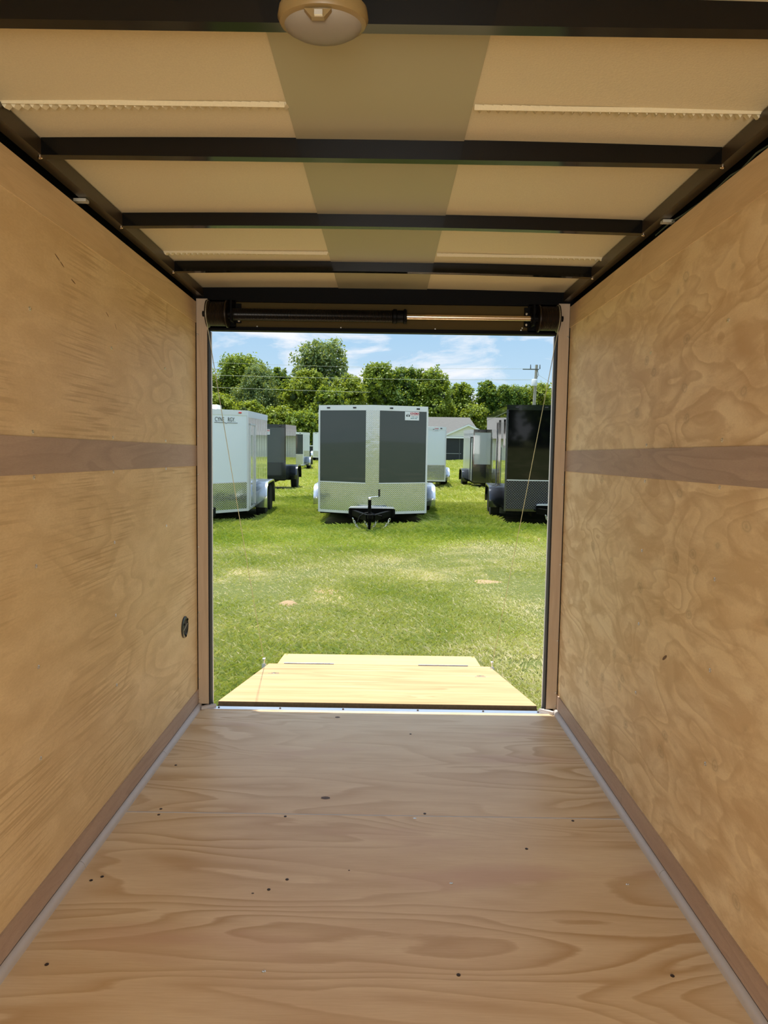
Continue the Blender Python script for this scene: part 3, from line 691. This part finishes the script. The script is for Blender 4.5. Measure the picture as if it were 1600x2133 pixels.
        for dy in offs:
            xo = h2+.205 if fender else h2-.02
            w0, w1 = s_*(xo-.20), s_*xo
            tr = MB().lathe([(rr*.60, 0), (rr*.92, .004), (rr, .03), (rr, .17), (rr*.92, .196), (rr*.60, .20)], (w0, fy+dy, rr), (s_, 0, 0), 28).build('tire', M['tire'], t, True)
            MB().lathe([(rr*.60, .19), (rr*.52, .185), (rr*.30, .15), (rr*.18, .16), (rr*.08, .19)], (w0, fy+dy, rr), (s_, 0, 0), 20).build('rim', M['alu'], tr, True)
        MB().cyl((-h2-.1, fy+(offs[0]), rr), (h2+.1, fy+offs[0], rr), .03, 8).build('axle', M['black'], t) if s_ == 1 else None
    # tongue, coupler and jack
    if 'tongue' in opts:
        nz = -V-.9
        tg = MB()
        for s_ in (-1, 1):
            a = Vector((s_*.42, -.3, c+.04)); b = Vector((s_*.05, nz, c+.04)); d = (b-a).normalized(); sd2 = Vector((d.y, -d.x, 0))*.035
            vs = [tuple(q+sd2*k+Vector((0, 0, zz))) for q in (a, b) for k in (-1, 1) for zz in (-.055, .055)]
            tg.add(vs, [(0, 1, 3, 2), (4, 6, 7, 5), (0, 4, 5, 1), (2, 3, 7, 6), (0, 2, 6, 4), (1, 5, 7, 3)])
        tg.box(-.43, .43, -V-.03, -V+.25, c-.04, c+.13)
        tg.build('tongue', M['black'], t)
        MB().box(-.22, .22, nz+.30, nz+.38, c+.0, c+.07).build('cross_member', M['black'], t)
        MB().prism([(-.44, c+.13), (.44, c+.13), (.40, c+.16), (.02, c+.17), (-.40, c+.16)], -V-.07, -V-.01, 'y').build('notch_trim', M['alu_w'], t)
        MB().prism([(-.045, nz), (.045, nz), (.055, nz-.12), (.035, nz-.2), (-.035, nz-.2), (-.055, nz-.12)], c+.04, c+.12, 'z').build('coupler', M['black'], t, bevel=.01)
        jk = MB().cyl((-.02, nz+.12, -.02), (-.02, nz+.12, c-.02), .024, 12).cyl((-.02, nz+.12, c-.10), (-.02, nz+.12, c+.36), .031, 14).lathe([(.07, 0), (.07, .01), (.03, .02)], (-.02, nz+.12, -.02), (0, 0, 1), 14)
        j = jk.build('jack', M['black'], t, True)
        MB().tube([(-.02, nz+.12, c+.40), (.12, nz+.12, c+.415), (.15, nz+.12, c+.42)], .011, 8).lathe([(.035, 0), (.035, .03), (.02, .045)], (-.02, nz+.12, c+.36), (0, 0, 1), 14).build('jack_crank', M['alu'], j, True)
        MB().cyl((.15, nz+.12, c+.42), (.15, nz+.12, c+.55), .019, 12).build('crank_grip', M['blackplastic'], j, True)
        def chain(p0, p1, sag):
            mb = MB(); n = 22
            P0, P1 = Vector(p0), Vector(p1)
            pp = [P0.lerp(P1, i/n)-Vector((0, 0, sag*4*(i/n)*(1-i/n))) for i in range(n+1)]
            for i in range(n):
                d = pp[i+1]-pp[i]; l = d.length; d.normalize(); sv = d.cross(Vector((0, 1, 0))).normalized(); tv = d.cross(sv)
                w_ = sv if i % 2 else (sv*.5+tv*.8).normalized()
                cc = (pp[i]+pp[i+1])/2
                mb.tube([cc+d*(l*.72)*math.cos(a)+w_*.016*math.sin(a) for a in [k*math.pi/4 for k in range(8)]], .0065, 5, True)
            return mb
        chain((-.33, nz+.25, c+.0), (.12, nz+.2, c-.02), .25).build('safety_chain', M['alu'], t, True)
        chain((-.12, nz+.2, c-.02), (.35, nz+.25, c+.0), .25).build('safety_chain', M['alu'], t, True)
        MB().tube([(-.24, nz+.22, c-.05), (-.2, nz+.2, c+.05), (-.1, nz+.12, c+.12), (0, nz+.1, c+.13), (.12, nz+.12, c+.08), (.2, nz+.2, c+.06)], .008, 6).build('breakaway_cord', M['rubber'], t, True)
    for q in K.get('door', ()):
        s_, y0, y1, dm = q
        a, b = sorted((s_*(h2+.002), s_*(h2+.022)))
        fr = MB().box(a, b, y0, y0+.03, c+.05, top-.25).box(a, b, y1-.03, y1, c+.05, top-.25).box(a, b, y0, y1, top-.28, top-.25)
        fr.build('door_frame', M[dm], t)
        MB().cyl((s_*(h2+.05), y0+.12, c+.35), (s_*(h2+.05), y0+.12, top-.45), .010, 8).box(a, s_*(h2+.05) if s_ > 0 else b, y0+.11, y0+.13, c+.5, c+.53).build('door_bar', M['alu'], t) if s_ > 0 else MB().cyl((-(h2+.05), y0+.12, c+.35), (-(h2+.05), y0+.12, top-.45), .010, 8).build('door_bar', M['alu'], t)
    if 'window' in opts:
        a, b = sorted((-(h2+.002), -(h2+.02)))
        wf = MB().box(a, b, .55, 1.30, top-.85, top-.80).box(a, b, .55, 1.30, top-.32, top-.27).box(a, b, .55, .60, top-.85, top-.27).box(a, b, 1.25, 1.30, top-.85, top-.27).build('window_frame', M['darkpaint'], t)
        MB().box(a*.999, -(h2+.003), .58, 1.27, top-.83, top-.29).build('window_glass', M['glass'], wf)
    if 'vent' in opts:
        MB().prism([(LN*.25, top+.03), (LN*.30, top+.14), (LN*.42, top+.14), (LN*.45, top+.03)], -.18, .18, 'x').build('roof_vent', M['roofw'], t)
    if 'bolts' in opts:
        s_ = -1
        for i in range(16):
            z = c+.15+i*(H-.3)/15
            MB().box(-h2-.004, -h2+.030, -.022, -.014, z-.006, z+.006).build('trim_rivet', M['fend_b'], t)
    return t

white = dict(side='side_white', nose='white', plate='tread', trim='alu_w', rail='alu_w', top='whitetrim')
trailer('cargo_trailer', 'charcoal V-nosed cargo trailer facing the ramp, with diamond plate strip and safety chains',
        -.225, 14.05, .135, 2.115, 4.9, 2.09, .45, .3, dict(side='side_grey', nose='charcoal', plate='tread', trim='alu_w', rail='alu_w', top='alu_w', strip=.14, fw=.31, sign=(.335, 1.965+.20, .30, .165), lights=(.18, .67)), fy=2.7, fl=1.7, plate=.60, opts=('sign', 'tongue', 'notch'))
trailer('cargo_trailer', 'large white cargo trailer with CYNERGY lettering at the left edge of the opening',
        -3.62, 14.0, .13, 1.86, 3.05, 1.97, .92, -2.3, dict(white, logo=(.50, 1.83+.21, .3), lights=(.14, .75), lamp='red', fh=.50, cornice='whitetrim', door=((1, .25, 1.0, 'alu_w'),)), fy=1.72, fl=1.5, plate=.575, opts=('logo', 'vent', 'tongue'))
trailer('cargo_trailer', 'grey and black two-tone trailer behind the large white one',
        -3.97, 22.0, .475, 1.8, 2.6, 1.70, .10, 0, dict(side='side_dark', nose='charcoal2', plate='darkpaint', trim='darkpaint', rail='darkpaint', top='darkpaint', corner='darkpaint', sign=(.62, 1.86, .30, .165)), fy=1.5, fl=1.2, plate=.52, fend_m='fend_b', wheels=1, opts=('sign',))
trailer('cargo_trailer', 'small charcoal trailer with white roof trim, third in the left row',
        -5.03, 36.0, .71, 1.8, 3.0, 1.67, .12, 0, dict(side='side_grey', nose='charcoal', plate='tread', trim='alu_w', rail='alu_w', top='whitetrim', sign=(.55, 1.98, .40, .20)), fy=1.6, fl=1.2, plate=.56, fend_m='chrome', wheels=1, opts=('sign',))
trailer('cargo_trailer', 'far white trailer peeking out just left of the charcoal V-nosed one',
        -3.75, 48.0, 1.08, 2.2, 4.0, 1.68, .45, -2, dict(white, side='white'), fy=2.2, fl=1.5, plate=.45)
trailer('cargo_trailer', 'plain white trailer half hidden behind the right side of the charcoal V-nosed one',
        1.13, 24.0, .42, 1.83, 3.2, 1.83, .05, 0, dict(white, sign=(.36, 2.03, .22, .11)), fy=1.7, fl=1.3, plate=.555, wheels=1, opts=('sign',))
trailer('cargo_trailer', 'silver trailer with black lower panel and black roof trim, right of the white one',
        3.90, 24.0, .386, 1.83, 3.6, 1.80, .10, .8, dict(side='side_silver', nose='silver', plate='darkpaint', trim='darkpaint', rail='darkpaint', top='darkpaint', corner='darkpaint', cornice='side_silver', door=((-1, .15, .9, 'black'),)), fy=1.9, fl=1.2, plate=.62, fend_m='fend_b', wheels=1)
trailer('cargo_trailer', 'glossy black trailer with black diamond plate at the right edge of the opening',
        3.47, 14.1, .19, 2.1, 7.4, 2.105, .02, 5.0, dict(side='side_black', nose='blackpaint', plate='tread_b', trim='alu_w', rail='darkpaint', top='darkpaint', corner='fend_b', door=((-1, 1.9, 2.7, 'darkpaint'),)), fy=1.95, fl=1.75, plate=.62, fend_m='fend_b', opts=('window', 'bolts', 'tongue'))

# ------------------------------------------------------------------ house
gh = .86
t = tag(empty('house', (2.0, 62, gh)), 'low house with grey shingle roof and dark screened porch across the field', 'house')
box('house_wall', M['siding'], (-6, 6.0, 0.5, 8, 0, 2.05), t)
# hipped roof
MB().add([(-6.5, .0, 2.02), (6.55, .0, 2.02), (6.55, 8.5, 2.02), (-6.5, 8.5, 2.02), (-4, 4.2, 4.05), (5.75, 4.2, 4.05)], [(0, 1, 5, 4), (1, 2, 5), (2, 3, 4, 5), (3, 0, 4), (0, 3, 2, 1)]).build('house_roof', M['shingle'], t)
pf = t
gm = MB().prism([(2.9, 2.12), (7.0, 2.12), (4.95, 3.02)], -2.0, -1.95, 'y').build('gable', M['siding'], t)
MB().prism([(2.75, 2.02), (2.75, 2.16), (4.95, 3.16), (7.15, 2.16), (7.15, 2.02), (4.95, 3.0)], -2.15, -2.0, 'y').box(2.8, 7.1, -2.12, -1.98, 1.95, 2.10).build('gable_trim', M['whitetrim'], t)
MB().add([(2.72, -2.1, 2.14), (4.95, -2.1, 3.18), (4.95, 3.2, 3.18), (2.72, .6, 2.14), (7.18, -2.1, 2.14), (7.18, .6, 2.14)], [(0, 1, 2, 3), (1, 4, 5, 2)]).build('porch_roof', M['shingle'], t)
box('porch_screen', M['screen'], (2.95, 6.95, -1.9, .4, 0, 1.96), t)
ps = MB()
for x in (2.95, 4.25, 5.6, 6.9): ps.box(x-.03, x+.03, -1.96, -1.90, 0, 1.96)
ps.build('porch_post', M['pole_d'], t)
MB().box(2.95, 4.4, -1.95, -1.91, .66, .70).build('porch_rail', plain('rail_grey', (.3, .33, .34), .5), t)
box('gable_vent', M['whitetrim'], (4.75, 5.15, -2.06, -1.99, 2.45, 2.62), t)

# rail fence between the far trailers
t = tag(empty('rail_fence', (-5.6, 52, float(gz(52)))), 'low dark fence with a white top rail between the far left trailers', 'fence')
for x in (-.9, 0, .9): box('fence_post', M['pole_d'], (x-.04, x+.04, -.04, .04, 0, 1.15), t)
box('top_rail', M['whitetrim'], (-1.0, 1.0, -.05, -.01, 1.10, 1.16), t)
box('fence_panel', M['screen'], (-1.0, 1.0, .04, .07, .1, 1.05), t)

# ------------------------------------------------------------------ power pole and lines
t = tag(empty('power_pole', (12.25, 60, .86)), 'leaning wooden power pole with a grey transformer above the black trailer', 'pole')
MB().cyl((0, 0, 0), (.27, 0, 8.15), .17, 12, .11).build('pole', M['pole'], t, True)
MB().lathe([(.0, .60), (.20, .58), (.24, .52), (.24, .02), (.18, 0)], (.02, -.38, 6.35), (.06, 0, 1), 16).build('transformer', M['trans'], t, True)
MB().box(-.9, .45, -.15, -.09, 7.72, 7.80).build('cross_arm', M['pole_d'], t)
for x in (-.25, .52): MB().cyl((x, -.12, 7.8), (x, -.12, 8.15), .05, 8, .03).build('insulator', M['pole_d'], t)
MB().tube([(.22, -.3, 6.95), (.4, -.25, 7.3), (.35, -.1, 7.7)], .02, 5).build('drop_lead', M['pole_d'], t)
def line(p0, p1, sag, lab, r=.014):
    pts = [Vector(p0).lerp(Vector(p1), i/30)-Vector((0, 0, sag*4*(i/30)*(1-i/30))) for i in range(31)]
    tag(MB().tube(pts, r, 5).build('power_line', M['line'], smooth=True), lab, 'wire', 'overhead power lines')
line((-24, 48, 7.75), (12.25, 59.85, 8.66), .3, 'topmost thin power line crossing the trees to the cross arm', .009)
line((-26, 46, 6.62), (12.1, 59.7, 7.74), .25, 'middle power line crossing in front of the tree crowns')
tag(MB().tube([Vector((-26, 46, 5.95)).lerp(Vector((-1.2, 54, 6.02)), i/20)-Vector((0, 0, .1*4*(i/20)*(1-i/20))) for i in range(21)], .013, 5).build('power_line', M['line'], smooth=True), 'lowest power line passing in front of the left trees', 'wire')
line((12.5, 60, 8.3), (17.5, 58.0, 5.2), .1, 'faint guy line slanting down right from the power pole', .010)

# ------------------------------------------------------------------ trees
def tree(name, label, x, y, top, rx, m, dens=1.0, leaf=.13, nb=46, base=None, airy=0.0, ry=None, shape='round'):
    g = float(gz(y)); H = top-g; ry = ry or rx*.8
    t = tag(empty(name, (x, y, g)), label, 'tree', 'trees around the field')
    tk = MB(); cb = H*(.10 if not airy else .28)
    tk.cyl((0, 0, -.1), (random.uniform(-.2, .2), 0, H*.55), .03*H, 10, .015*H)
    cents = []; 
    for i in range(nb):
        u = (i+.5)/nb; ph = i*2.39996; zz = cb+(H-cb)*u
        if shape == 'round': prof = math.sqrt(max(0, 1-((u-.42)/.60)**2))
        elif shape == 'tall': prof = math.sqrt(max(0, 1-((u-.35)/.67)**2))*(.8+.2*math.sin(u*9))
        else: prof = (math.sqrt(max(0, 1-((u-.72)/.34)**2)) if u > .42 else .0)
        if prof <= .02: continue
        rad = prof*(.45+.55*random.random())
        br = rx*(.26+.12*random.random())*(.75+.4*prof)
        c = Vector((math.cos(ph)*rad*(rx-br*.6), math.sin(ph)*rad*(ry-br*.4), min(zz, H-br*.62)))
        cents.append((c, br))
    cents.append((Vector((0, 0, H-rx*.22)), rx*.22))
    for c, br in cents[::4]:
        tk.cyl((0, 0, max(.3, c.z*.45)), tuple(c), .010*H, 6, .003*H)
    tk.build('trunk', M['bark'], t, True)
    core = MB()  # dark spheres added inside the crown to block light between the leaves
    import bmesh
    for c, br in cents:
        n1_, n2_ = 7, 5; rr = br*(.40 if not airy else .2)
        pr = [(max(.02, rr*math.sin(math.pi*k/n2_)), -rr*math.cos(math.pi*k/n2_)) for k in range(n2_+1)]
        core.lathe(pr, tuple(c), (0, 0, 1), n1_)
    Vs = []; Ts = []
    for c, br in cents:
        n = int(dens*700*(br/1.0)**1.6/(leaf/.13)**1.5*(1-.80*airy)); d = rng.normal(size=(n, 3)); d /= np.linalg.norm(d, axis=1)[:, None]
        # clustered sprays
        ns = max(6, n//22); sc = rng.normal(size=(ns, 3)); sc /= np.linalg.norm(sc, axis=1)[:, None]
        pick = rng.integers(0, ns, n); rr = br*(.80+.30*rng.random(ns))[pick]
        p = np.array(c)+sc[pick]*rr[:, None]*np.array([1, 1, .82])+rng.normal(size=(n, 3))*br*.19
        nv = rng.normal(size=(n, 3))*.7+sc[pick]*.6+np.array([0, 0, .5]); nv /= np.linalg.norm(nv, axis=1)[:, None]
        a = np.cross(nv, rng.normal(size=(n, 3))); a /= np.linalg.norm(a, axis=1)[:, None]; b = np.cross(nv, a)
        s = leaf*(.6+.8*rng.random(n))[:, None]
        Vs.append(np.stack([p-a*s, p-b*s*.55, p+a*s, p+b*s*.55], 1)); Ts.append(np.clip(.45*rng.random(n)+.5*rng.random(ns)[pick], 0, 1))
    mesh_np('foliage', np.concatenate(Vs), 4, m, np.concatenate(Ts), t)
    core.build('light_block_core', M['core'], t, True)
    return t
G = M
tree('broadleaf_tree', 'yellow-green tree at the far left edge of the opening, left of the taller domed one', -18.6, 71, 9.6, 2.9, G['leaf_y'])
tree('broadleaf_tree', 'tall domed green tree rising above the white CYNERGY trailer', -15.0, 73, 10.9, 3.3, G['leaf'])
tree('broadleaf_tree', 'grey-green willowy tree between the domed tree and the gap in the crowns', -12.6, 70, 9.6, 2.4, G['leaf_g'], leaf=.09)
tree('broadleaf_tree', 'dark green tree at the left side of the narrow sky gap', -11.2, 74, 9.9, 1.9, G['leaf_d'])
tree('broadleaf_tree', 'slender green sapling standing in the narrow sky gap', -9.5, 69, 8.4, 1.2, G['leaf'], nb=30, shape='tall')
tree('broadleaf_tree', 'low bright bush in front of the left trees behind the grey and black trailer', -11.8, 62, 5.6, 2.0, G['leaf_y'], nb=34)
tree('broadleaf_tree', 'low rounded shrub under the left trees beside the white trailer roof', -15.2, 62, 6.2, 2.4, G['leaf_y'], nb=34)
tree('broadleaf_tree', 'tallest airy tree with sky showing through its crown', -6.9, 76, 12.9, 3.6, G['leaf_g'], airy=.8, leaf=.17, nb=60)
tree('broadleaf_tree', 'yellow-green bushy tree in front of the tallest airy tree', -7.5, 68, 9.0, 2.3, G['leaf_y'], nb=50)
tree('broadleaf_tree', 'dark bushy tree directly left of the charcoal trailer roof', -5.2, 65, 7.2, 2.0, G['leaf'], nb=44)
tree('broadleaf_tree', 'olive tree standing above the left half of the charcoal trailer', -3.7, 68, 8.6, 2.3, G['leaf_y'], nb=50)
tree('broadleaf_tree', 'pointed green tree rising above the centre of the charcoal trailer', -.7, 71, 10.1, 2.4, G['leaf'], nb=54, shape='tall')
tree('broadleaf_tree', 'dark green rounded tree above the KINEMA sign', 2.1, 72, 9.9, 2.5, G['leaf_d'])
tree('broadleaf_tree', 'broad sunlit tree at the right end of the tall middle clump', 4.5, 71, 9.75, 2.3, G['leaf'])
tree('broadleaf_tree', 'low bush behind the ridge of the grey house roof, left part', 5.7, 73, 6.6, 2.2, G['leaf_y'], nb=36)
tree('broadleaf_tree', 'rounded tree over the house gable, right of the dip in the crowns', 7.9, 76, 8.9, 2.0, G['leaf'])
tree('broadleaf_tree', 'dark upright tree over the right end of the house roof', 10.4, 74, 9.0, 1.7, G['leaf_d'], shape='tall')
tree('broadleaf_tree', 'bright low bush behind the right end of the house roof', 8.9, 72.5, 6.4, 2.0, G['leaf_y'], nb=36)
tree('pine_tree', 'umbrella-shaped pine with a bare trunk left of the power pole', 12.9, 74, 8.5, 1.9, G['leaf_d'], shape='umbrella', leaf=.10, nb=60)
tree('broadleaf_tree', 'spreading light green tree behind the power pole', 15.9, 75, 8.8, 2.5, G['leaf_y'], airy=.5)
tree('broadleaf_tree', 'low shrub below the umbrella-shaped pine behind the black trailer', 12.2, 72, 5.6, 2.2, G['leaf_y'], nb=36)
tree('broadleaf_tree', 'low olive thicket behind the far left trailers', -9.2, 62, 5.2, 2.0, G['leaf_y'], nb=36)
tree('broadleaf_tree', 'dark thicket closing the view between the left row and the charcoal trailer', -6.6, 60, 4.7, 1.9, G['leaf'], nb=36)

# trees behind the trailer, seen only as reflections in the glossy panels
for i, (x, y, h, r) in enumerate(((-9, -34, 7.0, 3.6), (-2.5, -38, 8.2, 4), (5, -36, 7.2, 3.8), (11.5, -33, 6.2, 3.4))):
    tree('broadleaf_tree', ('shorter tree behind the camera at left, mirrored in glossy panels', 'tallest tree behind the camera, mirrored in the black nose', 'round tree behind the camera at right of the tallest one', 'smallest tree behind the camera at far right')[i], x, y, h, r, G['leaf_d'], nb=26, leaf=.3)
